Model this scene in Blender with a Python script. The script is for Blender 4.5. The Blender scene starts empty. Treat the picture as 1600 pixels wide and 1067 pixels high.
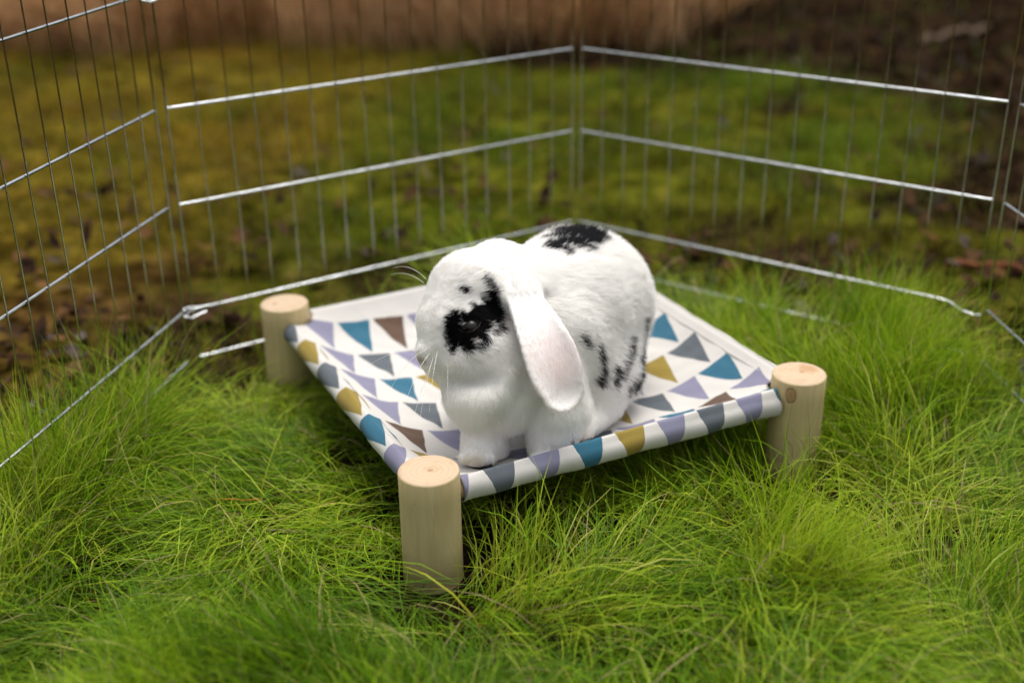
import bpy, math, random
import numpy as np
from mathutils import Vector, Matrix

random.seed(11)
rng = np.random.default_rng(7)
scene = bpy.context.scene
COL = scene.collection

# ------------------------------------------------------------------ camera
cam_data = bpy.data.cameras.new("camera")
cam = bpy.data.objects.new("camera", cam_data)
COL.objects.link(cam)
PITCH, ROLL, CAMH = 0.43052, -0.01418, 0.70144
fw = Vector((0, math.cos(PITCH), -math.sin(PITCH)))
rt0 = Vector((1, 0, 0))
up0 = rt0.cross(fw)
rt = math.cos(ROLL) * rt0 + math.sin(ROLL) * up0
up = -math.sin(ROLL) * rt0 + math.cos(ROLL) * up0
m = Matrix((rt, up, -fw)).transposed().to_4x4()
m.translation = Vector((0, 0, CAMH))
cam.matrix_world = m
cam_data.sensor_width = 36.0
cam_data.lens = 1900.43 / 1600 * 36.0
cam_data.clip_start = 0.02
cam_data.clip_end = 500
cam_data.dof.use_dof = True
cam_data.dof.focus_distance = 1.20
cam_data.dof.aperture_fstop = 2.2
scene.camera = cam

# ------------------------------------------------------------------ sky, sun, exposure (bright overcast)
SUN_EL, SUN_AZ = math.radians(74), math.radians(15)      # azimuth from +Y towards +X
world = bpy.data.worlds.new("World")
scene.world = world
world.use_nodes = True
wn = world.node_tree
wn.nodes.clear()
sky = wn.nodes.new("ShaderNodeTexSky")
sky.sky_type = 'NISHITA'
sky.sun_disc = False
sky.sun_elevation = SUN_EL
sky.sun_rotation = SUN_AZ
sky.air_density = 1.0
sky.dust_density = 6.0
sky.ozone_density = 1.0
hs = wn.nodes.new("ShaderNodeHueSaturation")
hs.inputs["Saturation"].default_value = 0.28
bg = wn.nodes.new("ShaderNodeBackground")
bg.inputs["Strength"].default_value = 0.125
wo = wn.nodes.new("ShaderNodeOutputWorld")
wn.links.new(sky.outputs[0], hs.inputs["Color"])
wn.links.new(hs.outputs[0], bg.inputs[0])
wn.links.new(bg.outputs[0], wo.inputs[0])

sun_data = bpy.data.lights.new("sun", 'SUN')
sun_data.energy = 1.15
sun_data.angle = math.radians(35)
sun_data.color = (1.0, 0.95, 0.87)
sun = bpy.data.objects.new("sun", sun_data)
COL.objects.link(sun)
sd = Vector((math.sin(SUN_AZ) * math.cos(SUN_EL), math.cos(SUN_AZ) * math.cos(SUN_EL), math.sin(SUN_EL)))
sun.rotation_euler = sd.to_track_quat('Z', 'Y').to_euler()
sun.location = sd * 10

scene.view_settings.view_transform = 'Standard'
scene.view_settings.look = 'None'
scene.view_settings.exposure = 0.70
scene.view_settings.gamma = 1.0
scene.render.engine = 'CYCLES'
scene.cycles.use_denoising = True
scene.cycles.max_bounces = 10
scene.cycles.diffuse_bounces = 6
scene.cycles.transmission_bounces = 6
scene.cycles.transparent_max_bounces = 8
scene.cycles.caustics_reflective = False
scene.cycles.caustics_refractive = False
try:
    scene.cycles_curves.shape = 'RIBBONS'
except Exception:
    pass

# ------------------------------------------------------------------ helpers
def _hash(ix, iy, iz, seed):
    h = (ix * 374761393 + iy * 668265263 + iz * 2147483647 + seed * 1274126177) & 0xFFFFFFFF
    h = ((h ^ (h >> 13)) * 1274126177) & 0xFFFFFFFF
    h = h ^ (h >> 16)
    return (h & 0xFFFFFF) / float(0xFFFFFF)

def vnoise(p, scale, seed=0):
    """value noise 0..1 for points p (N,3) or (N,2)"""
    p = np.asarray(p, float) * scale
    if p.shape[1] == 2:
        p = np.concatenate([p, np.zeros((len(p), 1))], 1)
    i = np.floor(p).astype(np.int64)
    f = p - i
    f = f * f * (3 - 2 * f)
    r = np.zeros(len(p))
    for dx in (0, 1):
        for dy in (0, 1):
            for dz in (0, 1):
                w = (f[:, 0] if dx else 1 - f[:, 0]) * (f[:, 1] if dy else 1 - f[:, 1]) * (f[:, 2] if dz else 1 - f[:, 2])
                r += w * _hash(i[:, 0] + dx, i[:, 1] + dy, i[:, 2] + dz, seed)
    return r

def sstep(a, b, x):
    t = np.clip((x - a) / (b - a), 0, 1)
    return t * t * (3 - 2 * t)

def link(o, parent=None):
    COL.objects.link(o)
    if parent is not None:
        o.parent = parent
    return o

def tag(o, label=None, cat=None, group=None, kind=None):
    if label: o["label"] = label
    if cat: o["category"] = cat
    if group: o["group"] = group
    if kind: o["kind"] = kind
    return o

def mesh_fast(name, verts, faces, smooth=True, cols=None, mat=None):
    """verts (N,3); faces (M,k) array of one polygon size, or a list of such arrays"""
    me = bpy.data.meshes.new(name)
    if not isinstance(faces, list):
        faces = [faces]
    faces = [np.asarray(f, np.int32) for f in faces if len(f)]
    me.vertices.add(len(verts))
    me.vertices.foreach_set("co", np.asarray(verts, np.float32).ravel())
    nl = sum(f.size for f in faces)
    npoly = sum(len(f) for f in faces)
    me.loops.add(nl)
    me.loops.foreach_set("vertex_index", np.concatenate([f.ravel() for f in faces]))
    me.polygons.add(npoly)
    tot = np.concatenate([np.full(len(f), f.shape[1], np.int32) for f in faces])
    start = np.concatenate([[0], np.cumsum(tot)[:-1]]).astype(np.int32)
    me.polygons.foreach_set("loop_start", start)
    me.polygons.foreach_set("use_smooth", np.full(npoly, smooth, bool))
    me.update(calc_edges=True)
    me.validate()
    if cols is not None:
        a = me.color_attributes.new("col", 'FLOAT_COLOR', 'POINT')
        c = np.ones((len(verts), 4), np.float32)
        c[:, :3] = cols
        a.data.foreach_set("color", c.ravel())
    if mat is not None:
        me.materials.append(mat)
    return me

def obj(name, me, parent=None, loc=None):
    o = bpy.data.objects.new(name, me)
    if loc is not None:
        o.location = loc
    return link(o, parent)

def tube(points, radius, seg=8, caps=True):
    """tube along a polyline -> verts, [quads, tris]"""
    P = np.asarray(points, float)
    n = len(P)
    r = np.full(n, radius, float) if np.isscalar(radius) else np.asarray(radius, float)
    T = np.gradient(P, axis=0)
    T /= np.linalg.norm(T, axis=1)[:, None] + 1e-12
    ref = np.array([0, 0, 1.0]) if abs(T[0, 2]) < 0.9 else np.array([1.0, 0, 0])
    N = []
    prev = ref - T[0] * (ref @ T[0])
    prev /= np.linalg.norm(prev)
    for k in range(n):
        prev = prev - T[k] * (prev @ T[k])
        prev /= np.linalg.norm(prev) + 1e-12
        N.append(prev)
    N = np.array(N)
    B = np.cross(T, N)
    a = np.arange(seg) * 2 * np.pi / seg
    V = (P[:, None, :] + r[:, None, None] * (np.cos(a)[None, :, None] * N[:, None, :] + np.sin(a)[None, :, None] * B[:, None, :])).reshape(-1, 3)
    q = []
    for k in range(n - 1):
        for j in range(seg):
            j2 = (j + 1) % seg
            q.append((k * seg + j, k * seg + j2, (k + 1) * seg + j2, (k + 1) * seg + j))
    tri = []
    if caps:
        b0 = len(V)              # caps have their own rims, so the sides keep clean normals
        V = np.concatenate([V, V[:seg], V[(n - 1) * seg:n * seg], [P[0]], [P[-1]]])
        c0, c1 = len(V) - 2, len(V) - 1
        for j in range(seg):
            j2 = (j + 1) % seg
            tri.append((c0, b0 + j2, b0 + j))
            tri.append((c1, b0 + seg + j, b0 + seg + j2))
    return V, [np.array(q), np.array(tri)] if tri else [np.array(q)]

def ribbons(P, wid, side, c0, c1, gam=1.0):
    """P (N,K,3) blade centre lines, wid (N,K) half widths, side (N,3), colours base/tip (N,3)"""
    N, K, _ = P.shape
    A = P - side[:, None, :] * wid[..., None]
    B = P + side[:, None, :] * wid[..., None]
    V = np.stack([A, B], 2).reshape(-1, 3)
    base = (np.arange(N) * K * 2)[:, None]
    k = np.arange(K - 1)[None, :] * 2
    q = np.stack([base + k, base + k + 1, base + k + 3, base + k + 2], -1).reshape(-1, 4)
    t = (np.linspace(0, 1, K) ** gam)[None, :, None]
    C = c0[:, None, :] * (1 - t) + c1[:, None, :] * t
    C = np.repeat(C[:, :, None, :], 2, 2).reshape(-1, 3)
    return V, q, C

# ------------------------------------------------------------------ materials
def new_mat(name):
    mt = bpy.data.materials.new(name)
    mt.use_nodes = True
    nt = mt.node_tree
    b = nt.nodes["Principled BSDF"]
    return mt, nt, b

def N_(nt, t, **kw):
    n = nt.nodes.new(t)
    for k, v in kw.items():
        setattr(n, k, v)
    return n

def math_(nt, op, a, b=None, c=None):
    n = N_(nt, "ShaderNodeMath", operation=op)
    for i, v in enumerate((a, b, c)):
        if v is None: continue
        if isinstance(v, (int, float)): n.inputs[i].default_value = v
        else: nt.links.new(v, n.inputs[i])
    return n.outputs[0]

def mixc(nt, fac, a, b):
    n = N_(nt, "ShaderNodeMix", data_type='RGBA')
    for i, v in ((0, fac), (6, a), (7, b)):
        if isinstance(v, (int, float)): n.inputs[i].default_value = v
        elif isinstance(v, tuple): n.inputs[i].default_value = (*v, 1)
        else: nt.links.new(v, n.inputs[i])
    return n.outputs[2]

def noise_(nt, vec, scale, detail=3.0, rough=0.55):
    n = N_(nt, "ShaderNodeTexNoise")
    n.inputs["Scale"].default_value = scale
    n.inputs["Detail"].default_value = detail
    n.inputs["Roughness"].default_value = rough
    if vec is not None: nt.links.new(vec, n.inputs["Vector"])
    return n.outputs[0]

def bump_(nt, b, height, strength, dist):
    n = N_(nt, "ShaderNodeBump")
    n.inputs["Strength"].default_value = strength
    n.inputs["Distance"].default_value = dist
    nt.links.new(height, n.inputs["Height"])
    nt.links.new(n.outputs[0], b.inputs["Normal"])

def ramp_(nt, fac, stops, interp='LINEAR'):
    r = N_(nt, "ShaderNodeValToRGB")
    r.color_ramp.interpolation = interp
    els = r.color_ramp.elements
    while len(els) < len(stops): els.new(0.5)
    for e, (p, c) in zip(els, stops):
        e.position = p
        e.color = (*c, 1)
    nt.links.new(fac, r.inputs[0])
    return r.outputs[0]

def leaf_mat(name, trans=0.35, rough=0.5, spec=0.3):
    mt, nt, b = new_mat(name)
    at = N_(nt, "ShaderNodeAttribute", attribute_name="col")
    nt.links.new(at.outputs["Color"], b.inputs["Base Color"])
    b.inputs["Roughness"].default_value = rough
    b.inputs["Specular IOR Level"].default_value = spec
    tr = N_(nt, "ShaderNodeBsdfTranslucent")
    nt.links.new(at.outputs["Color"], tr.inputs[0])
    mx = N_(nt, "ShaderNodeMixShader")
    mx.inputs[0].default_value = trans
    nt.links.new(b.outputs[0], mx.inputs[1])
    nt.links.new(tr.outputs[0], mx.inputs[2])
    nt.links.new(mx.outputs[0], nt.nodes["Material Output"].inputs[0])
    return mt

M_GRASS = leaf_mat("grass_blades", 0.40, 0.5, 0.16)
M_DRY = leaf_mat("dry_vegetation", 0.25, 0.75, 0.1)
M_LEAF = leaf_mat("dead_leaf", 0.12, 0.9, 0.0)

def metal_mat():
    mt, nt, b = new_mat("galvanised_wire")
    tc = N_(nt, "ShaderNodeNewGeometry")
    n = noise_(nt, tc.outputs["Position"], 60, 4)
    c = ramp_(nt, n, [(0.3, (0.40, 0.42, 0.42)), (0.7, (0.60, 0.62, 0.63))])
    nt.links.new(c, b.inputs["Base Color"])
    b.inputs["Metallic"].default_value = 1.0
    r = math_(nt, 'MULTIPLY_ADD', n, 0.12, 0.05)
    nt.links.new(r, b.inputs["Roughness"])
    return mt
M_METAL = metal_mat()

def ground_mat():
    mt, nt, b = new_mat("soil_and_moss")
    g = N_(nt, "ShaderNodeNewGeometry")
    pos = g.outputs["Position"]
    n1 = noise_(nt, pos, 3.2, 4)
    n2 = noise_(nt, pos, 26, 5, 0.65)
    n3 = noise_(nt, pos, 120, 3)
    soil = ramp_(nt, n2, [(0.3, (0.010, 0.006, 0.004)), (0.55, (0.028, 0.017, 0.010)), (0.75, (0.065, 0.042, 0.024))])
    moss = ramp_(nt, n2, [(0.3, (0.025, 0.032, 0.004)), (0.5, (0.065, 0.072, 0.006)), (0.72, (0.12, 0.10, 0.015))])
    at = N_(nt, "ShaderNodeAttribute", attribute_name="col")
    sp = N_(nt, "ShaderNodeSeparateColor")
    nt.links.new(at.outputs["Color"], sp.inputs[0])
    # red channel = moss share of the place, broken up by noise
    k = math_(nt, 'ADD', sp.outputs[0], math_(nt, 'MULTIPLY', math_(nt, 'SUBTRACT', n1, 0.5), 1.3))
    k = math_(nt, 'ADD', k, math_(nt, 'MULTIPLY', math_(nt, 'SUBTRACT', n3, 0.5), 0.5))
    mr = N_(nt, "ShaderNodeMapRange")
    mr.inputs[1].default_value = 0.4
    mr.inputs[2].default_value = 0.62
    nt.links.new(k, mr.inputs[0])
    c = mixc(nt, mr.outputs[0], soil, moss)
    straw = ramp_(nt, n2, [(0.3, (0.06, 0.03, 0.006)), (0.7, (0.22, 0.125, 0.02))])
    k2 = math_(nt, 'MULTIPLY', sp.outputs[1], math_(nt, 'MULTIPLY_ADD', n1, 1.2, 0.1))  # green channel: dry straw, plus the painted light-leak warmth at far left
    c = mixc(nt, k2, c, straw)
    n4 = noise_(nt, pos, 9, 4, 0.6)
    n5 = ramp_(nt, n4, [(0.35, (0.35, 0.33, 0.3)), (0.65, (1.15, 1.15, 1.1))])
    mm = N_(nt, 'ShaderNodeMix', data_type='RGBA', blend_type='MULTIPLY')
    mm.inputs[0].default_value = 1.0
    nt.links.new(c, mm.inputs[6]); nt.links.new(n5, mm.inputs[7])
    c = mm.outputs[2]
    nt.links.new(c, b.inputs["Base Color"])
    b.inputs["Roughness"].default_value = 0.9
    b.inputs["Specular IOR Level"].default_value = 0.0
    bump_(nt, b, n2, 0.8, 0.012)
    return mt
M_GROUND = ground_mat()

def wood_mat(name, knot=None, stain=None, seed=0.0):
    mt, nt, b = new_mat(name)
    tc = N_(nt, "ShaderNodeTexCoord")
    mp = N_(nt, "ShaderNodeMapping")
    mp.inputs["Location"].default_value = (seed, seed * 1.7, seed * 0.6)
    mp.inputs["Scale"].default_value = (1, 1, 0.09)
    nt.links.new(tc.outputs["Object"], mp.inputs[0])
    grain = noise_(nt, mp.outputs[0], 130, 5, 0.6)
    big = noise_(nt, tc.outputs["Object"], 22 + seed, 3)
    c = ramp_(nt, grain, [(0.25, (0.50, 0.385, 0.19)), (0.5, (0.58, 0.46, 0.24)), (0.75, (0.63, 0.51, 0.285))])
    fine = N_(nt, "ShaderNodeMapping")
    fine.inputs["Scale"].default_value = (1, 1, 0.05)
    nt.links.new(tc.outputs["Object"], fine.inputs[0])
    fl = noise_(nt, fine.outputs[0], 420, 2)
    flk = math_(nt, 'GREATER_THAN', math_(nt, 'MULTIPLY', fl, big), 0.42)
    c = mixc(nt, math_(nt, 'MULTIPLY', flk, 0.4), c, (0.36, 0.21, 0.09))
    c = mixc(nt, math_(nt, 'MULTIPLY', big, 0.22), c, (0.47, 0.315, 0.16))
    if knot:
        mk = N_(nt, "ShaderNodeMapping")
        mk.inputs["Location"].default_value = tuple(-k for k in knot)
        nt.links.new(tc.outputs["Object"], mk.inputs[0])
        ln = N_(nt, "ShaderNodeVectorMath", operation='MULTIPLY')
        ln.inputs[1].default_value = (1, 1, 0.62)
        nt.links.new(mk.outputs[0], ln.inputs[0])
        l2 = N_(nt, "ShaderNodeVectorMath", operation='LENGTH')
        nt.links.new(ln.outputs[0], l2.inputs[0])
        dd = math_(nt, 'ADD', l2.outputs["Value"], math_(nt, 'MULTIPLY', math_(nt, 'SUBTRACT', noise_(nt, tc.outputs["Object"], 200, 2), 0.5), 0.003))
        kc = ramp_(nt, math_(nt, 'MULTIPLY', dd, 80), [(0.0, (0.30, 0.17, 0.075)), (0.18, (0.36, 0.20, 0.09)), (0.34, (0.40, 0.235, 0.11)), (0.42, (0.10, 0.055, 0.03)), (0.5, (0.52, 0.36, 0.19)), (0.66, (0.58, 0.46, 0.24))])
        km = math_(nt, 'LESS_THAN', dd, 0.0082)
        c = mixc(nt, math_(nt, 'MULTIPLY', km, 0.85), c, kc)
    ck = N_(nt, "ShaderNodeMapping")
    ck.inputs["Scale"].default_value = (1, 1, 0.03)
    ck.inputs["Location"].default_value = (seed * 3, seed, 0)
    nt.links.new(tc.outputs["Object"], ck.inputs[0])
    cr = noise_(nt, ck.outputs[0], 260, 3, 0.7)
    c = mixc(nt, math_(nt, 'MULTIPLY', math_(nt, 'GREATER_THAN', cr, 0.66), 0.35), c, (0.30, 0.19, 0.09))
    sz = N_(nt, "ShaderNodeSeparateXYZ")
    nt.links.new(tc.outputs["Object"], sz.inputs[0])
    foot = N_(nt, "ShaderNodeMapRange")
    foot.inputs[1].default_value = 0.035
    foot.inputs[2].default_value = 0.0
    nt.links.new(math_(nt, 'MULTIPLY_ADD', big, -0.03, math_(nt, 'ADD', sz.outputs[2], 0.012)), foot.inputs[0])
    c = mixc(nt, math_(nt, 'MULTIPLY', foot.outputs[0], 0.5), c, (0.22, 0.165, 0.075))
    nt.links.new(c, b.inputs["Base Color"])
    b.inputs["Roughness"].default_value = 0.62
    b.inputs["Specular IOR Level"].default_value = 0.25
    bump_(nt, b, grain, 0.15, 0.0006)
    return mt

def endgrain_mat(name, pith=(0.004, -0.003), stain=None, seed=0.0):
    mt, nt, b = new_mat(name)
    tc = N_(nt, "ShaderNodeTexCoord")
    sx = N_(nt, "ShaderNodeSeparateXYZ")
    nt.links.new(tc.outputs["Object"], sx.inputs[0])
    wob = noise_(nt, tc.outputs["Object"], 60, 3)
    dx = math_(nt, 'SUBTRACT', sx.outputs[0], pith[0])
    dy = math_(nt, 'SUBTRACT', sx.outputs[1], pith[1])
    rr = math_(nt, 'SQRT', math_(nt, 'ADD', math_(nt, 'MULTIPLY', dx, dx), math_(nt, 'MULTIPLY', dy, dy)))
    rr = math_(nt, 'ADD', rr, math_(nt, 'MULTIPLY', math_(nt, 'SUBTRACT', wob, 0.5), 0.006))
    ring = math_(nt, 'SINE', math_(nt, 'MULTIPLY', rr, 1150.0))
    ring = math_(nt, 'MULTIPLY_ADD', ring, 0.5, 0.5)
    c = mixc(nt, math_(nt, 'MULTIPLY', ring, 0.3), (0.52, 0.40, 0.275), (0.44, 0.30, 0.18))
    blot = noise_(nt, tc.outputs["Object"], 75 + seed * 9, 4)
    c = mixc(nt, math_(nt, 'MULTIPLY', math_(nt, 'GREATER_THAN', blot, 0.56), 0.22), c, (0.40, 0.24, 0.125))
    pm = N_(nt, "ShaderNodeMapRange")
    pm.inputs[1].default_value = 0.0035
    pm.inputs[2].default_value = 0.0015
    nt.links.new(rr, pm.inputs[0])
    c = mixc(nt, math_(nt, 'MULTIPLY', pm.outputs[0], 0.75), c, (0.33, 0.18, 0.09))
    if stain:
        ex = math_(nt, 'SUBTRACT', sx.outputs[0], stain[0])
        ey = math_(nt, 'SUBTRACT', sx.outputs[1], stain[1])
        er = math_(nt, 'SQRT', math_(nt, 'ADD', math_(nt, 'MULTIPLY', ex, ex), math_(nt, 'MULTIPLY', ey, ey)))
        er = math_(nt, 'ADD', er, math_(nt, 'MULTIPLY', math_(nt, 'SUBTRACT', blot, 0.5), 0.03))
        sm = N_(nt, "ShaderNodeMapRange")
        sm.inputs[1].default_value = 0.013
        sm.inputs[2].default_value = 0.004
        nt.links.new(er, sm.inputs[0])
        c = mixc(nt, math_(nt, 'MULTIPLY', sm.outputs[0], 0.7), c, (0.40, 0.22, 0.10))
    nt.links.new(c, b.inputs["Base Color"])
    b.inputs["Roughness"].default_value = 0.75
    b.inputs["Specular IOR Level"].default_value = 0.2
    fibre = noise_(nt, tc.outputs["Object"], 900, 2)
    bump_(nt, b, fibre, 0.25, 0.0006)
    return mt

WHITE, GREY, LILAC, TEAL, MUST, BROWN = (0.56, 0.54, 0.51), (0.075, 0.092, 0.108), (0.19, 0.185, 0.275), (0.006, 0.105, 0.175), (0.25, 0.175, 0.015), (0.085, 0.043, 0.021)
_k = dict(g=GREY, l=LILAC, t=TEAL, m=MUST, b=BROWN)
# rows from the front bar to the back bar, columns from the left bar to the right bar
PRINT = ["llgltmlglt", "lmgltgltbl", "tblmglmglt", "mlgtbltlmg", "gltmlgblgt", "mlgltmltgl", "gltblgmtlm", "mgltmlgbtl"]
COLP, ROWP, COL0, ROW0 = 0.0495, 0.0665, -0.270, -0.2798

def fabric_mat():
    mt, nt, b = new_mat("triangle_print_cotton")
    uvn = N_(nt, "ShaderNodeUVMap", uv_map="UVMap")
    tc = N_(nt, "ShaderNodeTexCoord")
    sx = N_(nt, "ShaderNodeSeparateXYZ")
    nt.links.new(uvn.outputs[0], sx.inputs[0])
    w = noise_(nt, tc.outputs["Object"], 300, 2)
    wob = math_(nt, 'MULTIPLY', math_(nt, 'SUBTRACT', w, 0.5), 0.025)
    cx = math_(nt, 'ADD', math_(nt, 'DIVIDE', math_(nt, 'SUBTRACT', sx.outputs[0], COL0), COLP), wob)
    cy = math_(nt, 'ADD', math_(nt, 'DIVIDE', math_(nt, 'SUBTRACT', sx.outputs[1], ROW0), ROWP), wob)
    ci = math_(nt, 'FLOOR', cx)
    ri = math_(nt, 'FLOOR', cy)
    fx = math_(nt, 'FRACT', cx)
    fy = math_(nt, 'FRACT', cy)
    fy2 = math_(nt, 'DIVIDE', math_(nt, 'SUBTRACT', fy, 0.03), 0.94)
    half = math_(nt, 'MULTIPLY', fy2, 0.45)
    ax = math_(nt, 'ABSOLUTE', math_(nt, 'SUBTRACT', fx, 0.5))
    tri = math_(nt, 'MULTIPLY', math_(nt, 'LESS_THAN', ax, half), math_(nt, 'LESS_THAN', fy2, 1.0))
    tri = math_(nt, 'MULTIPLY', tri, math_(nt, 'MULTIPLY', math_(nt, 'LESS_THAN', ci, 9.5), math_(nt, 'LESS_THAN', ri, 6.5)))
    f = math_(nt, 'DIVIDE', math_(nt, 'ADD', ci, 0.5), 10.0)
    c = None
    for r, row in enumerate(PRINT):
        o = ramp_(nt, f, [(i / 10.0, _k[ch]) for i, ch in enumerate(row)], 'CONSTANT')
        if c is None: c = o
        else: c = mixc(nt, math_(nt, 'GREATER_THAN', ri, r - 0.5), c, o)
    # ink follows the weave a little
    wv = N_(nt, "ShaderNodeTexWave", wave_type='BANDS', bands_direction='X')
    wv.inputs["Scale"].default_value = 330
    nt.links.new(uvn.outputs[0], wv.inputs["Vector"])
    wv2 = N_(nt, "ShaderNodeTexWave", wave_type='BANDS', bands_direction='Y')
    wv2.inputs["Scale"].default_value = 330
    nt.links.new(uvn.outputs[0], wv2.inputs["Vector"])
    weave = math_(nt, 'ADD', wv.outputs["Fac"], wv2.outputs["Fac"])
    blotch = noise_(nt, tc.outputs["Object"], 70, 4)
    ink = mixc(nt, math_(nt, 'MULTIPLY', blotch, 0.08), c, (0.36, 0.35, 0.36))
    ink = mixc(nt, math_(nt, 'MULTIPLY', weave, 0.025), ink, WHITE)
    base = mixc(nt, math_(nt, 'MULTIPLY', blotch, 0.12), WHITE, (0.48, 0.455, 0.42))
    col = mixc(nt, tri, base, ink)
    nt.links.new(col, b.inputs["Base Color"])
    b.inputs["Roughness"].default_value = 0.85
    b.inputs["Specular IOR Level"].default_value = 0.12
    b.inputs["Sheen Weight"].default_value = 0.08
    bump_(nt, b, math_(nt, 'ADD', weave, math_(nt, 'MULTIPLY', blotch, 1.5)), 0.25, 0.0005)
    return mt

def fur_mat(name, is_skin=False):
    mt, nt, b = new_mat(name)
    at = N_(nt, "ShaderNodeAttribute", attribute_name="col")
    nt.links.new(at.outputs["Color"], b.inputs["Base Color"])
    b.inputs["Roughness"].default_value = 0.8 if is_skin else 0.55
    b.inputs["Specular IOR Level"].default_value = 0.1 if is_skin else 0.15
    if not is_skin:
        tr = N_(nt, "ShaderNodeBsdfTranslucent")
        nt.links.new(at.outputs["Color"], tr.inputs[0])
        mx = N_(nt, "ShaderNodeMixShader")
        mx.inputs[0].default_value = 0.55
        nt.links.new(b.outputs[0], mx.inputs[1])
        nt.links.new(tr.outputs[0], mx.inputs[2])
        nt.links.new(mx.outputs[0], nt.nodes["Material Output"].inputs[0])
    return mt

def plain_mat(name, c, rough=0.5, spec=0.3, var=0.15, scale=40):
    mt, nt, b = new_mat(name)
    tc = N_(nt, "ShaderNodeTexCoord")
    n = noise_(nt, tc.outputs["Object"], scale, 4)
    col = ramp_(nt, n, [(0.3, tuple(x * (1 - var * 2) for x in c)), (0.7, tuple(min(1, x * (1 + var)) for x in c))])
    nt.links.new(col, b.inputs["Base Color"])
    b.inputs["Roughness"].default_value = rough
    b.inputs["Specular IOR Level"].default_value = spec
    return mt

# ------------------------------------------------------------------ layout of the place (metres)
FL = np.array([-0.41518, 1.42207]); FK = np.array([0.09921, 1.75254]); FR = np.array([0.592, 1.39539])
FQ = np.array([-0.55492, 0.82829]); FP = FR + 0.61 * np.array([0.075, -0.997])
RAIL_Z = [0.03, 0.0966, 0.23606, 0.3556, 0.487, 0.60]
BC = np.array([0.01383, 1.29426]); BROT = 0.45927
BU = np.array([math.cos(BROT), math.sin(BROT)]); BV = np.array([-BU[1], BU[0]])
BA, BB, BHT, BR = 0.43741, 0.46014, 0.11454, 0.02933
BARZ = dict(front=0.085, back=0.085, left=0.085, right=0.091)
SLV = 0.0118                      # outer radius of a fabric sleeve

def bed_uv(xy):
    d = np.asarray(xy)[..., :2] - BC
    return d @ BU, d @ BV

def fabric_z(u, v):
    """height of the slung cloth inside the four bars"""
    s = u / (BA / 2); t = v / (BB / 2)
    s = np.clip(s, -1, 1); t = np.clip(t, -1, 1)
    edge = (BARZ['front'] + SLV) + (BARZ['right'] - BARZ['left']) * 0.5 * (s + 1)
    # deepest under the animal, which sits towards the front and right
    sag = 0.041 * (1 - np.abs(s) ** 4.6) * (1 - np.abs(t) ** 5.6)
    dip = 0.006 * np.exp(-(((u - 0.03) / 0.11) ** 2 + ((v + 0.08) / 0.12) ** 2)) * (1 - s ** 4) * (1 - t ** 6)
    wr = (0.0010 * np.sin(u * 70 + v * 22 + 2 * np.sin(v * 19)) + 0.0009 * np.sin(v * 83 - u * 41 + 1.7 * np.sin(u * 31)) + 0.0006 * np.sin((u + v) * 150 + 2.3 * np.sin((u - v) * 37))) * (1 - s ** 8) * (1 - t ** 8)
    return edge - sag - dip + wr

def dist_line(P, A, B):
    """signed distance from the line A->B, positive on its right-hand side"""
    d = (B - A) / np.linalg.norm(B - A)
    return (P[:, 0] - A[0]) * d[1] - (P[:, 1] - A[1]) * d[0]

def pen_depth(P):
    """distance inside the pen from the nearest fence line (negative outside)"""
    return np.minimum.reduce([dist_line(P, FQ, FL), dist_line(P, FL, FK), dist_line(P, FK, FR), dist_line(P, FR, FP)])

def heap_mask(P):
    """bare dark soil and litter at the back right"""
    e = vnoise(P, 2.3, 5) * 0.9 + vnoise(P, 6, 6) * 0.4
    k = (P[:, 0] * 0.86 + P[:, 1] * 0.50) - 2.0 + (e - 0.65) * 1.1
    return sstep(-0.3, 0.35, k)

def ground_z(P):
    z = 0.022 * (vnoise(P, 4.0, 1) - 0.5) + 0.012 * (vnoise(P, 13.0, 2) - 0.5)
    out = sstep(0.0, 0.25, -pen_depth(P))
    z = z * (0.35 + 0.65 * out) - 0.006
    z = z + heap_mask(P) * sstep(2.6, 4.2, P[:, 1]) * (0.03 + 0.07 * vnoise(P, 2.0, 3))
    z = z + sstep(3.5, 6.5, P[:, 1]) * 0.25 * (0.5 + vnoise(P, 1.2, 8))
    return z

# ------------------------------------------------------------------ ground
def axis_coords(lo, hi, step, far):
    near = np.arange(lo, hi + 1e-6, step)
    k = np.cumsum(step * 1.22 ** np.arange(1, 60))
    k = k[k < far]
    return np.concatenate([(lo - k)[::-1], near, hi + k])
gx = axis_coords(-2.2, 2.2, 0.02, 140)
gy = axis_coords(0.2, 4.8, 0.02, 140)
X, Y = np.meshgrid(gx, gy)
GP = np.stack([X.ravel(), Y.ravel()], 1)
GZ = ground_z(GP)
nx, ny = len(gx), len(gy)
idx = np.arange(nx * ny).reshape(ny, nx)
gq = np.stack([idx[:-1, :-1], idx[:-1, 1:], idx[1:, 1:], idx[1:, :-1]], -1).reshape(-1, 4)
inside = sstep(-0.02, 0.06, pen_depth(GP))
heap = heap_mask(GP)
straw_light_leak = sstep(0.05, 0.35, -dist_line(GP, FQ, FL)) * sstep(0.2, -0.5, GP[:, 0])  # dry grass at the left, gilded further to imitate an orange light leak
gc = np.zeros((len(GP), 3))
nearbare = vnoise(GP, 5, 12)
gc[:, 0] = np.clip((0.72 - 0.75 * heap) * (1 - inside) + 0.15 * inside - 0.25 * sstep(2.35, 1.7, GP[:, 1]) * (1 - inside), 0, 1)
gc[:, 1] = np.clip(0.6 * straw_light_leak + 0.6 * sstep(3.3, 3.8, GP[:, 1]) * (1 - heap), 0, 1)
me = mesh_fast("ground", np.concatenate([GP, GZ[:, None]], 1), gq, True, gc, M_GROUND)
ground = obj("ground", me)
ground["kind"] = "structure"

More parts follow.
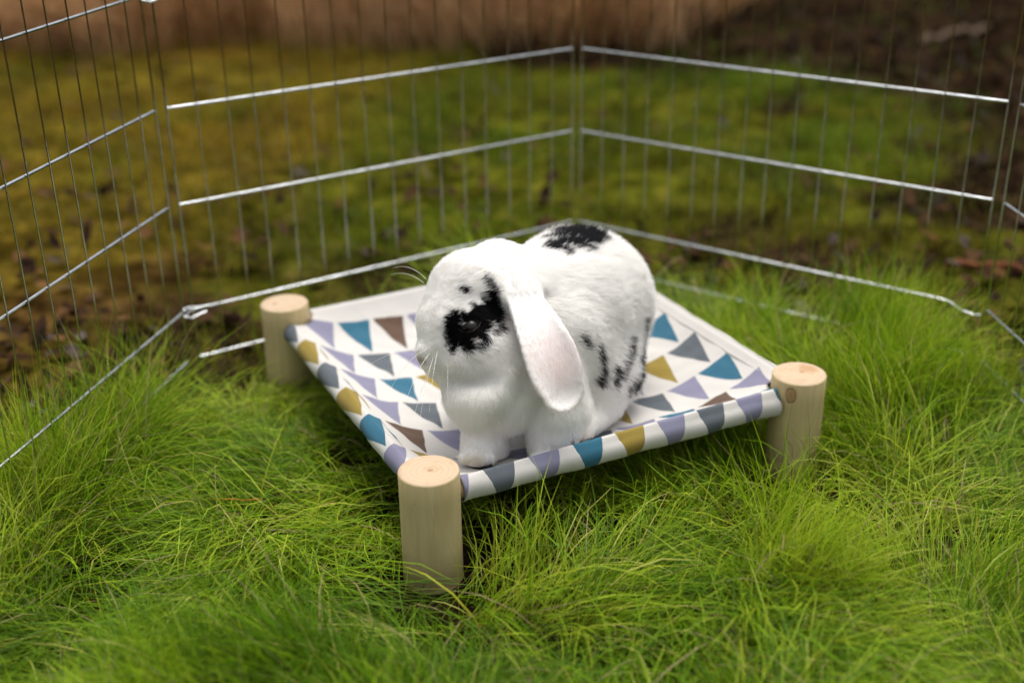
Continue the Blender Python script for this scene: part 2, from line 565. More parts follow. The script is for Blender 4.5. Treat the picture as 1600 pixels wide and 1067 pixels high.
# ------------------------------------------------------------------ wire pen
def make_rail_mesh(length):
    V, F = tube([(0, 0, 0), (length, 0, 0)], 0.0018, 8)
    return mesh_fast("rail", V, F, True, None, M_METAL)

wire_top = RAIL_Z[-1] + 0.004
V, F = tube([(0, 0, -0.012), (0, 0, 0.3), (0, 0, wire_top)], 0.00095, 6)
WIRE_ME = mesh_fast("wire", V, F, True, None, M_METAL)
V, F = tube([(0, 0, -0.02), (0, 0, 0.3), (0, 0, wire_top)], 0.0013, 8)
POST_ME = mesh_fast("end_wire", V, F, True, None, M_METAL)

def hook_mesh():
    """the clip that ties two panels: a rail end bent round the neighbour's post"""
    pts = [(0.020, -0.004, 0.001), (0.010, -0.006, 0.0)]
    for a in np.linspace(math.radians(-80), math.radians(-290), 12):
        pts.append((0.0085 * math.cos(a) - 0.002, 0.0075 * math.sin(a) + 0.001, -0.004 - 0.0035 * (a + 1.4)))
    e = pts[-1]
    pts += [(e[0] + 0.012, e[1] - 0.004, e[2] - 0.002), (e[0] + 0.024, e[1] - 0.006, e[2] - 0.001)]
    pts = [(p[0], p[1], p[2] * 0.7 - 0.004) for p in pts]
    V, F = tube(pts, 0.0016, 8)
    return mesh_fast("hook", V, F, True, None, M_METAL)
HOOK_ME = hook_mesh()

def make_panel(A, B, n_wires, label, inset=0.010, hook_at_start=False, lean=0.0, bend_end=False):
    d = B - A
    ln = float(np.linalg.norm(d)); ang = math.atan2(d[1], d[0])
    root = bpy.data.objects.new("pen_panel", None)
    root.location = (A[0], A[1], 0)
    root.rotation_euler = (lean, 0, ang)
    link(root)
    tag(root, label, "pen panel", "hinged wire panels of the pen")
    me_full = make_rail_mesh(ln - 2 * inset)
    for i, z in enumerate(RAIL_Z):
        if i in (1, 4):        # these rails run right into the corner and carry the clips
            if bend_end and i == 1:
                V, F = tube([(0.004, 0, 0), (ln - 0.06, 0, 0), (ln - 0.045, 0, -0.001), (ln - 0.030, 0, -0.009), (ln - 0.012, 0, -0.012), (ln - 0.003, 0, -0.010)], 0.0018, 8)
            else:
                V, F = tube([(0.002, -0.002, -0.006), (0.003, 0, -0.003), (0.008, 0, 0), (ln * 0.5, 0, 0), (ln - 0.006, 0, 0)], 0.0018, 8)
            r = obj("rail", mesh_fast("rail", V, F, True, None, M_METAL), root, (0, 0, z))
        else:
            r = obj("rail", me_full, root, (inset, 0, z))
    off = -0.0026            # wires are welded to the inner face of the rails
    for k in range(n_wires):
        t = inset + (ln - 2 * inset) * k / (n_wires - 1)
        if k in (0, n_wires - 1):
            w = obj("end_wire", POST_ME, root, (t, -0.0031, 0))
        else:
            w = obj("wire", WIRE_ME, root, (t + random.uniform(-.0015, .0015), off, 0))
            w.rotation_euler = (0, random.uniform(-.004, .004), random.uniform(0, 3))
    if hook_at_start:
        for z in (RAIL_Z[1], RAIL_Z[4]):
            h = obj("hook", HOOK_ME, root, (0.006, -0.004, z))
    return root

make_panel(FQ, FL, 17, "galvanised wire pen panel at the left edge, running towards the viewer", lean=0.0)
make_panel(FL, FK, 17, "galvanised wire pen panel behind the left wooden leg and rabbit's head", hook_at_start=True)
make_panel(FK, FR, 17, "galvanised wire pen panel behind the right side of the hammock", hook_at_start=False, bend_end=True)
make_panel(FR, FP, 17, "galvanised wire pen panel cut off by the right edge", hook_at_start=False)

# ------------------------------------------------------------------ hammock bed: legs, crossbars, cloth
bed = bpy.data.objects.new("pet_hammock", None)
bed.location = (BC[0], BC[1], 0)
bed.rotation_euler = (0, 0, BROT)
link(bed)
tag(bed, "small pet hammock of triangle-printed cotton slung between four pale wooden posts", "pet hammock")

def leg_mesh(name, side_mat, top_mat, bulge):
    z0, z1, bev = -0.03, BHT, 0.0016
    seg = 72
    prof = [(BR * 1.01, z0), (BR * 1.008, 0.02), (BR, 0.06), (BR * 0.998, 0.09), (BR, z1 - bev), (BR - bev * 0.35, z1 - bev * 0.4), (BR - bev, z1)]
    tops = [0.8, 0.55, 0.3, 0.1]
    a = np.arange(seg) * 2 * np.pi / seg
    rad = 1 + bulge * np.sin(2 * a + bulge * 90) + bulge * 0.5 * np.sin(3 * a + 1)
    V = [np.stack([r * rad * np.cos(a), r * rad * np.sin(a), np.full(seg, z)], 1) for r, z in prof]
    V += [np.stack([(BR - bev) * q * rad * np.cos(a), (BR - bev) * q * rad * np.sin(a), np.full(seg, z1)], 1) for q in tops]
    V = np.concatenate(V + [np.array([[0, 0, z1]])])
    q = []
    nr = len(prof) + len(tops)
    for k in range(nr - 1):
        for j in range(seg):
            j2 = (j + 1) % seg
            q.append((k * seg + j, k * seg + j2, (k + 1) * seg + j2, (k + 1) * seg + j))
    c = len(V) - 1
    t = [((nr - 1) * seg + j, (nr - 1) * seg + (j + 1) % seg, c) for j in range(seg)]
    me = mesh_fast(name, V, [np.array(q), np.array(t)], True, None, side_mat)
    me.materials.append(top_mat)
    mi = np.zeros(len(q) + len(t), np.int32)
    mi[(len(prof) - 2) * seg:] = 1
    me.polygons.foreach_set("material_index", mi)
    return me

LEGS = [(-1, -1), (1, -1), (-1, 1), (1, 1)]
for i, (su, sv) in enumerate(LEGS):
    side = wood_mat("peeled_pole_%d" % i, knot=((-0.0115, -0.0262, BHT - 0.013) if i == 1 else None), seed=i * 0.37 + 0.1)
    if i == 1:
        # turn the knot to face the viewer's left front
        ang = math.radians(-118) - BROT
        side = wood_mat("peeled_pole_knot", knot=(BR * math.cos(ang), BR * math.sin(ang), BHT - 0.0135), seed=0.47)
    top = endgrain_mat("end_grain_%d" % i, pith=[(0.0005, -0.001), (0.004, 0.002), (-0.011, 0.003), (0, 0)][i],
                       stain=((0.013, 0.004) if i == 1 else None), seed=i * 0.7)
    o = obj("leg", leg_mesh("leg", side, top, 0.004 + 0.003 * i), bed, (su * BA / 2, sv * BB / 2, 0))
    if i == 1:
        o["label"] = "wooden post with a dark knot near its top"
M_DOWEL = plain_mat("dowel_wood", (0.55, 0.40, 0.23), 0.6)
bar_specs = [("front", (-BA / 2, -BB / 2), (BA / 2, -BB / 2)), ("back", (-BA / 2, BB / 2), (BA / 2, BB / 2)),
             ("left", (-BA / 2, -BB / 2), (-BA / 2, BB / 2)), ("right", (BA / 2, -BB / 2), (BA / 2, BB / 2))]
for nm, a, b in bar_specs:
    a = np.array(a); b = np.array(b)
    d = (b - a) / np.linalg.norm(b - a)
    a = a + d * (BR - 0.008); b = b - d * (BR - 0.008)
    V, F = tube([(a[0], a[1], BARZ[nm]), (b[0], b[1], BARZ[nm])], 0.0092, 14)
    obj("crossbar", mesh_fast("crossbar", V, F, True, None, M_DOWEL), bed)

def cloth_mesh(mat):
    verts, quads, uvs = [], [], []
    def grid(Pg, Ug):
        r, c, _ = Pg.shape
        base = sum(len(v) for v in verts)
        verts.append(Pg.reshape(-1, 3)); uvs.append(Ug.reshape(-1, 2))
        ii = np.arange(r * c).reshape(r, c) + base
        quads.append(np.stack([ii[:-1, :-1], ii[:-1, 1:], ii[1:, 1:], ii[1:, :-1]], -1).reshape(-1, 4))
    def skew(a, b):          # the cloth was sewn a little off the thread
        left = -(0.013 + 0.070 * (b + 0.09)) * sstep(-0.225, -0.15, b) * sstep(0.10, -0.06, a)
        return left + 0.15 * np.maximum(a, 0) * sstep(-0.215, -0.14, b) * sstep(0.0, 0.1, a)
    hu, hv = BA / 2, BB / 2
    n = 110
    uu = np.linspace(-hu, hu, n); vv = np.linspace(-hv, hv, n)
    U, Vv = np.meshgrid(uu, vv)
    Z = fabric_z(U, Vv)
    # hem seam: the folded layer of each sleeve ends about 32 mm inside the bar
    hem = np.minimum(hu - np.abs(U), hv - np.abs(Vv))
    Z = Z + 0.0011 * sstep(0.033, 0.031, hem)
    # clip the sheet back from the posts
    # the print keeps its length along the slung cloth
    au = np.concatenate([np.zeros((n, 1)), np.cumsum(np.hypot(np.diff(U, axis=1), np.diff(Z, axis=1)), 1)], 1)
    au = au - au[:, -1:] / 2
    av = np.concatenate([np.zeros((1, n)), np.cumsum(np.hypot(np.diff(Vv, axis=0), np.diff(Z, axis=0)), 0)], 0)
    av = av - hv
    av, au = av + skew(au, av), au - 0.009 * sstep(-0.03, -0.18, au) * sstep(-0.22, -0.15, av) + 0.007 * sstep(0.1, 0.18, au) * sstep(-0.22, -0.15, av)
    grid(np.stack([U, Vv, Z], -1), np.stack([au, av], -1))
    q = quads[0]
    cen = verts[0][q].mean(1)
    ok = np.ones(len(q), bool)
    for su, sv in LEGS:
        ok &= np.hypot(cen[:, 0] - su * hu, cen[:, 1] - sv * hv) > BR + 0.003
    quads[0] = q[ok]
    # sleeves: over the top of each bar, round the outside and underneath
    for nm in ("front", "back", "left", "right"):
        L = hu if nm in ("front", "back") else hv
        zb = BARZ[nm]
        tt = np.linspace(-L + BR + 0.0015, L - BR - 0.0015, 120)
        th = np.linspace(0, math.radians(300), 26)
        T, TH = np.meshgrid(tt, th)
        rr = SLV + 0.0005 * np.sin(T * 55 + TH * 2 + len(nm)) + 0.0004 * np.sin(T * 131 + TH)
        endk = np.minimum(T - tt[0], tt[-1] - T)
        rr = rr + 0.0009 * np.exp(-endk / 0.004)
        o_ = np.sin(TH) * rr          # outwards
        z_ = zb + np.cos(TH) * rr
        # meet the sheet at the top of the bar
        if nm in ("front", "back"):
            top = fabric_z(T, np.full_like(T, (-1 if nm == "front" else 1) * hv)) + 0.0011
        else:
            top = fabric_z(np.full_like(T, (-1 if nm == "left" else 1) * hu), T) + 0.0011
        blend = sstep(0.6, 0.0, TH)
        z_ = z_ + (top - (zb + rr)) * blend
        arc = TH * SLV
        kk = np.interp(T[0], vv if nm in ("left", "right") else uu, {"left": av[:, 0], "right": av[:, -1], "front": au[0], "back": au[-1]}[nm])
        ed = np.interp(T[0], vv if nm in ("left", "right") else uu, {"left": -au[:, 0], "right": au[:, -1], "front": -av[0], "back": av[-1]}[nm])
        KK = np.broadcast_to(kk[None, :], T.shape); ED = np.broadcast_to(ed[None, :], T.shape)
        if nm == "front": P = np.stack([T, -hv - o_, z_], -1); Uv = np.stack([KK, -ED - arc], -1)
        if nm == "back": P = np.stack([T, hv + o_, z_], -1); Uv = np.stack([KK, ED + arc], -1)
        if nm == "left": P = np.stack([-hu - o_, T, z_], -1); Uv = np.stack([-ED - arc, KK], -1)
        if nm == "right": P = np.stack([hu + o_, T, z_], -1); Uv = np.stack([ED + arc, KK], -1)
        grid(P, Uv)
    Vt = np.concatenate(verts); Uv = np.concatenate(uvs); Q = np.concatenate(quads)
    me = mesh_fast("fabric", Vt, Q, True, None, mat)
    ul = me.uv_layers.new(name="UVMap")
    li = np.zeros(len(me.loops), np.int32)
    me.loops.foreach_get("vertex_index", li)
    ul.data.foreach_set("uv", Uv[li].astype(np.float32).ravel())
    return me
cloth = obj("fabric", cloth_mesh(fabric_mat()), bed)
sol = cloth.modifiers.new("thickness", 'SOLIDIFY')
sol.thickness = 0.0007
sol.offset = -1
cloth["label"] = "white cotton printed with rows of blue, grey, lilac, mustard and brown triangles"

# ------------------------------------------------------------------ rabbit
RABBIT = [
    ('rump', (0.074, 1.2855, 0.158), (0.0578, 1.2509, 0.1666), 0.0851, 0.0787, 0.03, (0.35, 0.6, -0.35), 0.016),
    ('haunch', (0.0954, 1.222, 0.1037), (0.0802, 1.1961, 0.1072), 0.0472, 0.0436, 0.03, (0.5, 0.5, -0.5), 0.015),
    ('far_haunch', (0.0453, 1.3035, 0.1133), (0.0258, 1.2776, 0.1049), 0.0497, 0.0445, 0.03, (0.3, 0.6, -0.4), 0.014),
    ('belly', (0.0561, 1.2096, 0.1245), (0.0028, 1.1459, 0.1296), 0.0522, 0.0404, 0.03, (0.3, 0.5, -0.6), 0.015),
    ('shoulder', (0.0224, 1.1971, 0.1931), (0.0339, 1.1714, 0.173), 0.0575, 0.0568, 0.03, (0.5, 0.5, -0.45), 0.016),
    ('neck', (-0.0061, 1.1765, 0.2081), (-0.0066, 1.1342, 0.176), 0.047, 0.05, 0.025, (0.45, 0.4, -0.6), 0.015),
    ('chest', (-0.0234, 1.1001, 0.1449), (-0.0073, 1.0992, 0.1334), 0.046, 0.0345, 0.022, (0.05, 0.0, -1), 0.012),
    ('flank', (0.0362, 1.118, 0.1407), (0.0493, 1.1146, 0.1141), 0.0342, 0.0291, 0.018, (0.4, 0.3, -0.8), 0.015),
    ('cranium', (-0.0401, 1.1569, 0.2254), (-0.0336, 1.1536, 0.2181), 0.0434, 0.0421, 0.015, (0.75, 0.35, 0.25), 0.009),
    ('face', (-0.0545, 1.1323, 0.2006), (-0.0454, 1.1285, 0.1971), 0.0404, 0.0377, 0.015, (0.8, 0.3, 0.2), 0.008),
    ('muzzle', (-0.0711, 1.1114, 0.1839), (-0.0634, 1.1101, 0.1809), 0.0213, 0.0232, 0.012, (0.8, 0.3, 0.05), 0.006),
    ('nose', (-0.0876, 1.1068, 0.1835), (-0.0851, 1.1039, 0.1771), 0.0077, 0.0077, 0.01, (0.7, 0.3, 0.3), 0.004),
    ('chin', (-0.076, 1.1055, 0.1661), (-0.065, 1.1038, 0.1625), 0.0103, 0.0142, 0.01, (0.8, 0.3, -0.3), 0.006),
    ('cheek', (-0.0308, 1.1003, 0.1885), (-0.0399, 1.099, 0.1808), 0.0262, 0.0218, 0.015, (0.75, 0.2, -0.35), 0.01),
    ('jaw', (-0.0422, 1.1038, 0.1721), (-0.0228, 1.1066, 0.1734), 0.0174, 0.0213, 0.015, (0.7, 0.2, -0.6), 0.01),
    ('crown', (-0.0175, 1.1801, 0.2471), (-0.0056, 1.1847, 0.238), 0.0212, 0.0227, 0.015, (0.7, 0.4, 0.1), 0.011),
    ('ear_base', (-0.0095, 1.169, 0.247), (0.0046, 1.1405, 0.2329), 0.0178, 0.0097, 0.018, (0.5, -0.25, -0.7), 0.008),
    ('brow', (-0.0397, 1.109, 0.2218), (-0.0372, 1.1069, 0.2171), 0.0102, 0.0102, 0.012, (0.8, 0.3, 0.1), 0.005),
    ('foreleg', (-0.0259, 1.0993, 0.1167), (-0.0306, 1.0985, 0.079), 0.0255, 0.0212, 0.009, (0, 0, -1), 0.009),
    ('paw', (-0.028, 1.0951, 0.0764), (-0.0368, 1.0767, 0.0796), 0.0211, 0.0163, 0.01, (-0.2, -0.6, -0.5), 0.005),
    ('foreleg', (0.0382, 1.0999, 0.1132), (0.0408, 1.0958, 0.0779), 0.0288, 0.0238, 0.009, (0, 0, -1), 0.009),
    ('paw', (0.0394, 1.0941, 0.0743), (0.0324, 1.081, 0.0745), 0.0185, 0.0137, 0.01, (-0.2, -0.6, -0.5), 0.005),
    ('hind_foot', (0.1009, 1.1837, 0.0801), (0.07, 1.1338, 0.0792), 0.0183, 0.0149, 0.012, (-0.5, -0.5, -0.3), 0.008),
]
EAR = [ ((-0.0016, 1.1567, 0.2489), 0.013), ((0.009, 1.1246, 0.2366), 0.0179), ((0.0205, 1.0987, 0.2184), 0.0234), ((0.0319, 1.0798, 0.1964), 0.0289), ((0.0403, 1.0695, 0.1741), 0.0295), ((0.0453, 1.0667, 0.1607), 0.0239) ]
TOES = [
    ((-0.0501, 1.0673, 0.0831), 0.0058),
    ((-0.0411, 1.0667, 0.0817), 0.0058),
    ((-0.032, 1.0667, 0.0816), 0.0058),
    ((-0.0236, 1.0671, 0.0827), 0.0058),
    ((0.0222, 1.0666, 0.0814), 0.0058),
    ((0.028, 1.0662, 0.0806), 0.0058),
    ((0.0339, 1.0662, 0.0806), 0.0058),
    ((0.039, 1.0665, 0.0812), 0.0058),
]
CUTS = [
    ((-0.0929, 1.0906, 0.1842), (-0.0842, 1.085, 0.1719), 0.0018, 0.003),
    ((-0.0936, 1.0921, 0.1849), (-0.0874, 1.0838, 0.186), 0.0022, 0.003),
    ((-0.0702, 1.0752, 0.1625), (-0.0067, 1.0544, 0.1747), 0.004, 0.018),
]
PATCHES = [
    ((-0.059, 1.098, 0.2213), (-0.0593, 1.0916, 0.2035), 0.0082),
    ((-0.0554, 1.0938, 0.2107), (-0.0451, 1.0839, 0.2054), 0.0095),
    ((-0.0387, 1.0957, 0.2241), (-0.0343, 1.0907, 0.2173), 0.0138),
    ((-0.0299, 1.1047, 0.2304), (-0.0174, 1.1073, 0.2236), 0.0126),
    ((-0.0198, 1.1124, 0.2324), (-0.0215, 1.1132, 0.2404), 0.0063),
    ((-0.0111, 1.1062, 0.2198), (-0.0135, 1.1114, 0.2259), 0.0057),
    ((-0.0487, 1.1172, 0.246), (-0.0462, 1.1154, 0.2446), 0.0029),
    ((-0.0264, 1.1224, 0.2545), (-0.017, 1.1141, 0.2441), 0.0029),
    ((-0.0105, 1.0977, 0.2138), (-0.0087, 1.0971, 0.2127), 0.0047),
    ((-0.0269, 1.0823, 0.2086), (-0.03, 1.0779, 0.2038), 0.0041),
    ((-0.0587, 1.0878, 0.1983), (-0.0594, 1.086, 0.1949), 0.0038),
    ((-0.02, 1.0902, 0.2132), (-0.0175, 1.0901, 0.2118), 0.0031),
    ((-0.0407, 1.0794, 0.2019), (-0.0472, 1.0822, 0.1993), 0.0044),
    ((0.0499, 1.2739, 0.2418), (0.0939, 1.2937, 0.2401), 0.0142),
    ((0.0562, 1.3051, 0.2382), (0.0893, 1.3126, 0.2381), 0.0116),
    ((0.0486, 1.2403, 0.2466), (0.0938, 1.2712, 0.2391), 0.0104),
    ((0.0439, 1.225, 0.2479), (0.0596, 1.2237, 0.2452), 0.0082),
    ((0.0745, 1.2439, 0.2434), (0.0864, 1.2451, 0.2398), 0.0076),
    ((0.0985, 1.2882, 0.239), (0.1061, 1.2831, 0.2361), 0.0072),
    ((0.0734, 1.1323, 0.1857), (0.0783, 1.1357, 0.1754), 0.0033),
    ((0.0895, 1.1514, 0.1635), (0.095, 1.1585, 0.1482), 0.004),
    ((0.095, 1.158, 0.1439), (0.0965, 1.1581, 0.1348), 0.0034),
    ((0.0951, 1.1556, 0.1271), (0.0945, 1.1543, 0.1224), 0.0054),
    ((0.1127, 1.1703, 0.1271), (0.1103, 1.164, 0.1165), 0.0045),
    ((0.1321, 1.2132, 0.1449), (0.1297, 1.2004, 0.1339), 0.0042),
    ((0.128, 1.196, 0.1314), (0.1181, 1.1747, 0.1187), 0.0035),
    ((0.1471, 1.2432, 0.123), (0.1417, 1.2164, 0.116), 0.0072),
    ((0.1438, 1.2207, 0.1083), (0.1349, 1.1982, 0.0927), 0.0071),
    ((0.1288, 1.1881, 0.101), (0.1254, 1.1864, 0.0909), 0.0035),
    ((0.1493, 1.2464, 0.1531), (0.1502, 1.2462, 0.1256), 0.0043),
    ((0.059, 1.0804, 0.0923), (0.0695, 1.1227, 0.0668), 0.0016),
    ((0.0207, 1.3127, 0.2252), (0.0297, 1.3212, 0.2267), 0.0018),
]
WHITE_TUFTS = [
    ((-0.0443, 1.102, 0.2311), (-0.0488, 1.1065, 0.234), 0.0045),
    ((-0.0342, 1.1093, 0.2367), (-0.0386, 1.112, 0.2398), 0.0051),
    ((-0.0237, 1.087, 0.2119), (-0.0187, 1.0932, 0.2146), 0.0022),
]
TINTS = [
    ((0.0387, 1.0766, 0.1951), 0.032, (0.93, 0.78, 0.755), 0.4),
    ((0.0484, 1.0695, 0.1774), 0.018, (0.9, 0.7, 0.68), 0.3),
    ((-0.0931, 1.0992, 0.1787), 0.0045, (0.42, 0.33, 0.22), 0.75),
    ((-0.089, 1.0953, 0.1784), 0.003, (0.25, 0.18, 0.13), 0.7),
    ((-0.0856, 1.0984, 0.1568), 0.004, (0.5, 0.44, 0.36), 0.5),
    ((-0.0371, 1.06, 0.0818), 0.008, (0.62, 0.52, 0.36), 0.5),
    ((-0.0467, 1.0613, 0.0827), 0.006, (0.6, 0.5, 0.33), 0.4),
    ((-0.0048, 1.1055, 0.2172), 0.006, (0.75, 0.55, 0.5), 0.35),
]
WHISKERS = [
    ((-0.084, 1.0952, 0.1917), (-0.55, -0.5, 0.0), 0.05, 0.03),
    ((-0.0815, 1.0928, 0.1879), (-0.35, -0.7, -0.1), 0.06, 0.035),
    ((-0.0777, 1.091, 0.1859), (-0.2, -0.8, -0.3), 0.06, 0.03),
    ((-0.0736, 1.0906, 0.1916), (-0.1, -0.9, -0.1), 0.06, 0.03),
    ((-0.0634, 1.0842, 0.1861), (0.0, -0.7, -0.5), 0.06, 0.02),
    ((-0.0791, 1.0912, 0.1816), (-0.3, -0.5, -0.6), 0.055, 0.01),
    ((-0.0894, 1.155, 0.2383), (-0.75, 0.15, 0.62), 0.045, 0.022),
    ((-0.0869, 1.1585, 0.2411), (-0.7, 0.1, 0.75), 0.05, 0.026),
    ((-0.0927, 1.0997, 0.1877), (-0.8, -0.2, 0.2), 0.05, 0.02),
]
EYE_C = (-0.0396, 1.0957, 0.2145)
EYE_R = 0.0078
LID = [(-0.0527, 1.0927, 0.2139), (-0.0489, 1.0896, 0.2125), (-0.0432, 1.0869, 0.2123), (-0.0375, 1.0869, 0.2142), (-0.0324, 1.0896, 0.2178), (-0.0299, 1.0932, 0.221)]
RUMP_C = (0.0683, 1.26, 0.2443)
FUR_N = 190000
GRASS_TUFTS = 6600


def seg_cone(P, a, b, r0, r1):
    a = np.array(a); b = np.array(b)
    ab = b - a
    t = np.clip(((P - a) @ ab) / (ab @ ab), 0, 1)
    return np.linalg.norm(P - (a + t[:, None] * ab), axis=1) - (r0 + (r1 - r0) * t)

EARC = np.array([e[0] for e in EAR]); EARW = np.array([e[1] for e in EAR])
EAR_N = np.array([0.42, -0.86, 0.28]); EAR_N /= np.linalg.norm(EAR_N)

def ear_sdf(P, C, Wd, Nn, th=0.0042, cup=0.0095):
    tt = np.linspace(0, 1, len(C)); tf = np.linspace(0, 1, 19)
    C = np.stack([np.interp(tf, tt, C[:, i]) for i in range(3)], 1); Wd = np.interp(tf, tt, Wd)
    for _ in range(3):
        C[1:-1] = (C[:-2] + 2 * C[1:-1] + C[2:]) / 4; Wd[1:-1] = (Wd[:-2] + 2 * Wd[1:-1] + Wd[2:]) / 4
    bd = np.full(len(P), 1e9); w = np.zeros(len(P)); nn = np.zeros(len(P)); lat = np.zeros(len(P)); par = np.zeros(len(P))
    for i in range(len(C) - 1):
        a, b = C[i], C[i + 1]
        ab = b - a
        t = np.clip(((P - a) @ ab) / (ab @ ab), 0, 1)
        d = P - (a + t[:, None] * ab)
        n1 = d @ Nn
        dist = np.linalg.norm(d, axis=1)
        m_ = dist < bd
        bd = np.where(m_, dist, bd)
        w = np.where(m_, Wd[i] + (Wd[i + 1] - Wd[i]) * t, w)
        nn = np.where(m_, n1, nn)
        lat = np.where(m_, np.sqrt(np.maximum(dist ** 2 - n1 ** 2, 0)), lat)
        par = np.where(m_, (i + t) / (len(C) - 1), par)
    q = lat / w
    nn = nn - cup * np.minimum(q, 1.4) ** 2 * sstep(0.0, 0.6, par)
    tk = th * (1 + 0.5 * np.exp(-((q - 0.88) / 0.15) ** 2) + 0.8 * sstep(0.35, 0.0, par))
    k = np.sqrt(q ** 2 + (nn / tk) ** 2)
    return (k - 1) * th * 1.2

def smin(a, b, k):
    h = np.clip(k - np.abs(a - b), 0, None) / k
    return np.minimum(a, b) - h * h * k * 0.25

# far ear: hangs on the other side of the head, mostly out of sight
FEAR_C = np.array([(-0.030, 1.192, 0.245), (-0.043, 1.205, 0.225), (-0.050, 1.212, 0.20), (-0.054, 1.213, 0.175), (-0.055, 1.212, 0.150), (-0.054, 1.208, 0.135)])
FEAR_N = np.array([-0.85, 0.45, 0.2]); FEAR_N /= np.linalg.norm(FEAR_N)

def rabbit_sdf(P, parts=False):
    d = None
    ds = []
    for nm, a, b, r0, r1, k, fl, hl in RABBIT:
        q = seg_cone(P, a, b, r0, r1)
        ds.append(q)
        d = q if d is None else smin(d, q, k)
    for c, r in TOES:
        d = smin(d, np.linalg.norm(P - np.array(c), axis=1) - r, 0.004)
    # eye socket, mouth crease, groove between jaw and chest
    e1 = ear_sdf(P, EARC, EARW, EAR_N)
    e2 = ear_sdf(P, FEAR_C, EARW, FEAR_N)
    ds.append(e1); ds.append(e2)
    for c0, c1, r, k in CUTS:
        q = seg_cone(P, c0, c1, r, r)
        d = -smin(-d, q, k)
    d = smin(d, e1, 0.004 + 0.016 * sstep(0.215, 0.245, P[:, 2]))
    d = smin(d, e2, 0.005)
    u, v = bed_uv(P)
    d = np.maximum(d, fabric_z(u, v) + 0.0022 - P[:, 2])
    return (d, np.stack(ds)) if parts else d

def surface_nets(lo, hi, h):
    xs = [np.arange(lo[i], hi[i], h) for i in range(3)]
    n = [len(x) for x in xs]
    G = np.stack(np.meshgrid(*xs, indexing='ij'), -1).reshape(-1, 3)
    D = np.empty(len(G))
    for s in range(0, len(G), 400000):
        D[s:s + 400000] = rabbit_sdf(G[s:s + 400000])
    D = D.reshape(n)
    S = D < 0
    c = np.zeros((n[0] - 1, n[1] - 1, n[2] - 1), np.int32)
    for dx in (0, 1):
        for dy in (0, 1):
            for dz in (0, 1):
                c += S[dx:n[0] - 1 + dx, dy:n[1] - 1 + dy, dz:n[2] - 1 + dz]
    act = np.argwhere((c > 0) & (c < 8))
    vid = -np.ones(c.shape, np.int64)
    vid[tuple(act.T)] = np.arange(len(act))
    acc = np.zeros((len(act), 3)); cnt = np.zeros(len(act))
    corners = [(i, j, k) for i in (0, 1) for j in (0, 1) for k in (0, 1)]
    for a in corners:
        for ax in range(3):
            if a[ax] == 0:
                b = list(a); b[ax] = 1
                da = D[tuple((act + a).T)]; db = D[tuple((act + b).T)]
                mk = (da < 0) != (db < 0)
                t = np.where(mk, da / np.where(mk, da - db, 1), 0)
                pos = np.tile(np.array(a, float), (len(act), 1)); pos[:, ax] += t
                acc += pos * mk[:, None]; cnt += mk
    V = np.array(lo) + (act + acc / cnt[:, None]) * h
    Q = []
    for ax in range(3):
        o1, o2 = [(1, 2), (2, 0), (0, 1)][ax]
        sl0 = [slice(None)] * 3; sl1 = [slice(None)] * 3
        sl0[ax] = slice(0, -1); sl1[ax] = slice(1, None)
        e = np.argwhere(S[tuple(sl0)] != S[tuple(sl1)])
        e = e[(e[:, o1] > 0) & (e[:, o2] > 0) & (e[:, o1] < n[o1] - 1) & (e[:, o2] < n[o2] - 1)]
        s = S[tuple(e.T)]
        def cell(d1, d2):
            k = e.copy(); k[:, o1] += d1; k[:, o2] += d2
            return vid[tuple(k.T)]
        q = np.stack([cell(-1, -1), cell(0, -1), cell(0, 0), cell(-1, 0)], 1)
        q[~s] = q[~s][:, ::-1]
        Q.append(q)
    return V, np.concatenate(Q)

RV, RQ = surface_nets((-0.115, 1.03, 0.045), (0.19, 1.40, 0.295), 0.0024)
# project the vertices on the surface once more, for smoothness
eps = 0.0006
def sdf_grad(P):
    g = np.stack([rabbit_sdf(P + np.eye(3)[i] * eps) - rabbit_sdf(P - np.eye(3)[i] * eps) for i in range(3)], 1)
    return g / (np.linalg.norm(g, axis=1)[:, None] + 1e-9)
RN = sdf_grad(RV)

def patch_black(P, jitter=None):
    """1 where the coat is black: patches lie on the coat, with ragged edges"""
    nz = (vnoise(P, 420, 31) - 0.5) * 0.0030 + (vnoise(P, 160, 32) - 0.5) * 0.0040
    best = np.full(len(P), 1e9)
    for a, b, r in PATCHES:
        a_ = np.array(a); b_ = np.array(b)
        if np.allclose(a_, b_): q = np.linalg.norm(P - a_, axis=1) - r
        else: q = seg_cone(P, a_, b_, r, r)
        best = np.minimum(best, q + nz * min(1.0, r / 0.006))
    if jitter is not None: best = best + jitter
    for a, b, r in WHITE_TUFTS:
        q = seg_cone(P, np.array(a), np.array(b), r, r) + nz * 0.5
        best = np.maximum(best, -q)
    return best < 0

def coat_colour(P, jitter=None):
    n = vnoise(P, 60, 33)[:, None]
    c = np.array([0.965, 0.955, 0.935]) * (0.97 + 0.03 * n)
    e1 = ear_sdf(P, EARC, EARW, EAR_N)
    k = (sstep(0.004, 0.0, e1))
    for cc, r, col, amt in TINTS:
        w = amt * np.exp(-((np.linalg.norm(P - np.array(cc), axis=1) / r) ** 2))
        if col[0] > col[2] * 1.2 and r > 0.01: w = w * k
        c = c * (1 - w[:, None]) + np.array(col) * w[:, None]
    c = c * (1 - k[:, None] * np.array([0.015, 0.04, 0.045]) * sstep(0.25, 0.2, P[:, 2])[:, None])
    bl = patch_black(P, jitter)
    c[bl] = np.array([0.008, 0.007, 0.008])
    g = np.linalg.norm((P - np.array(RUMP_C)) * np.array([1, 1, 1]), axis=1) < 0.05
    c[bl & g] = np.array([0.022, 0.022, 0.026])
    return c

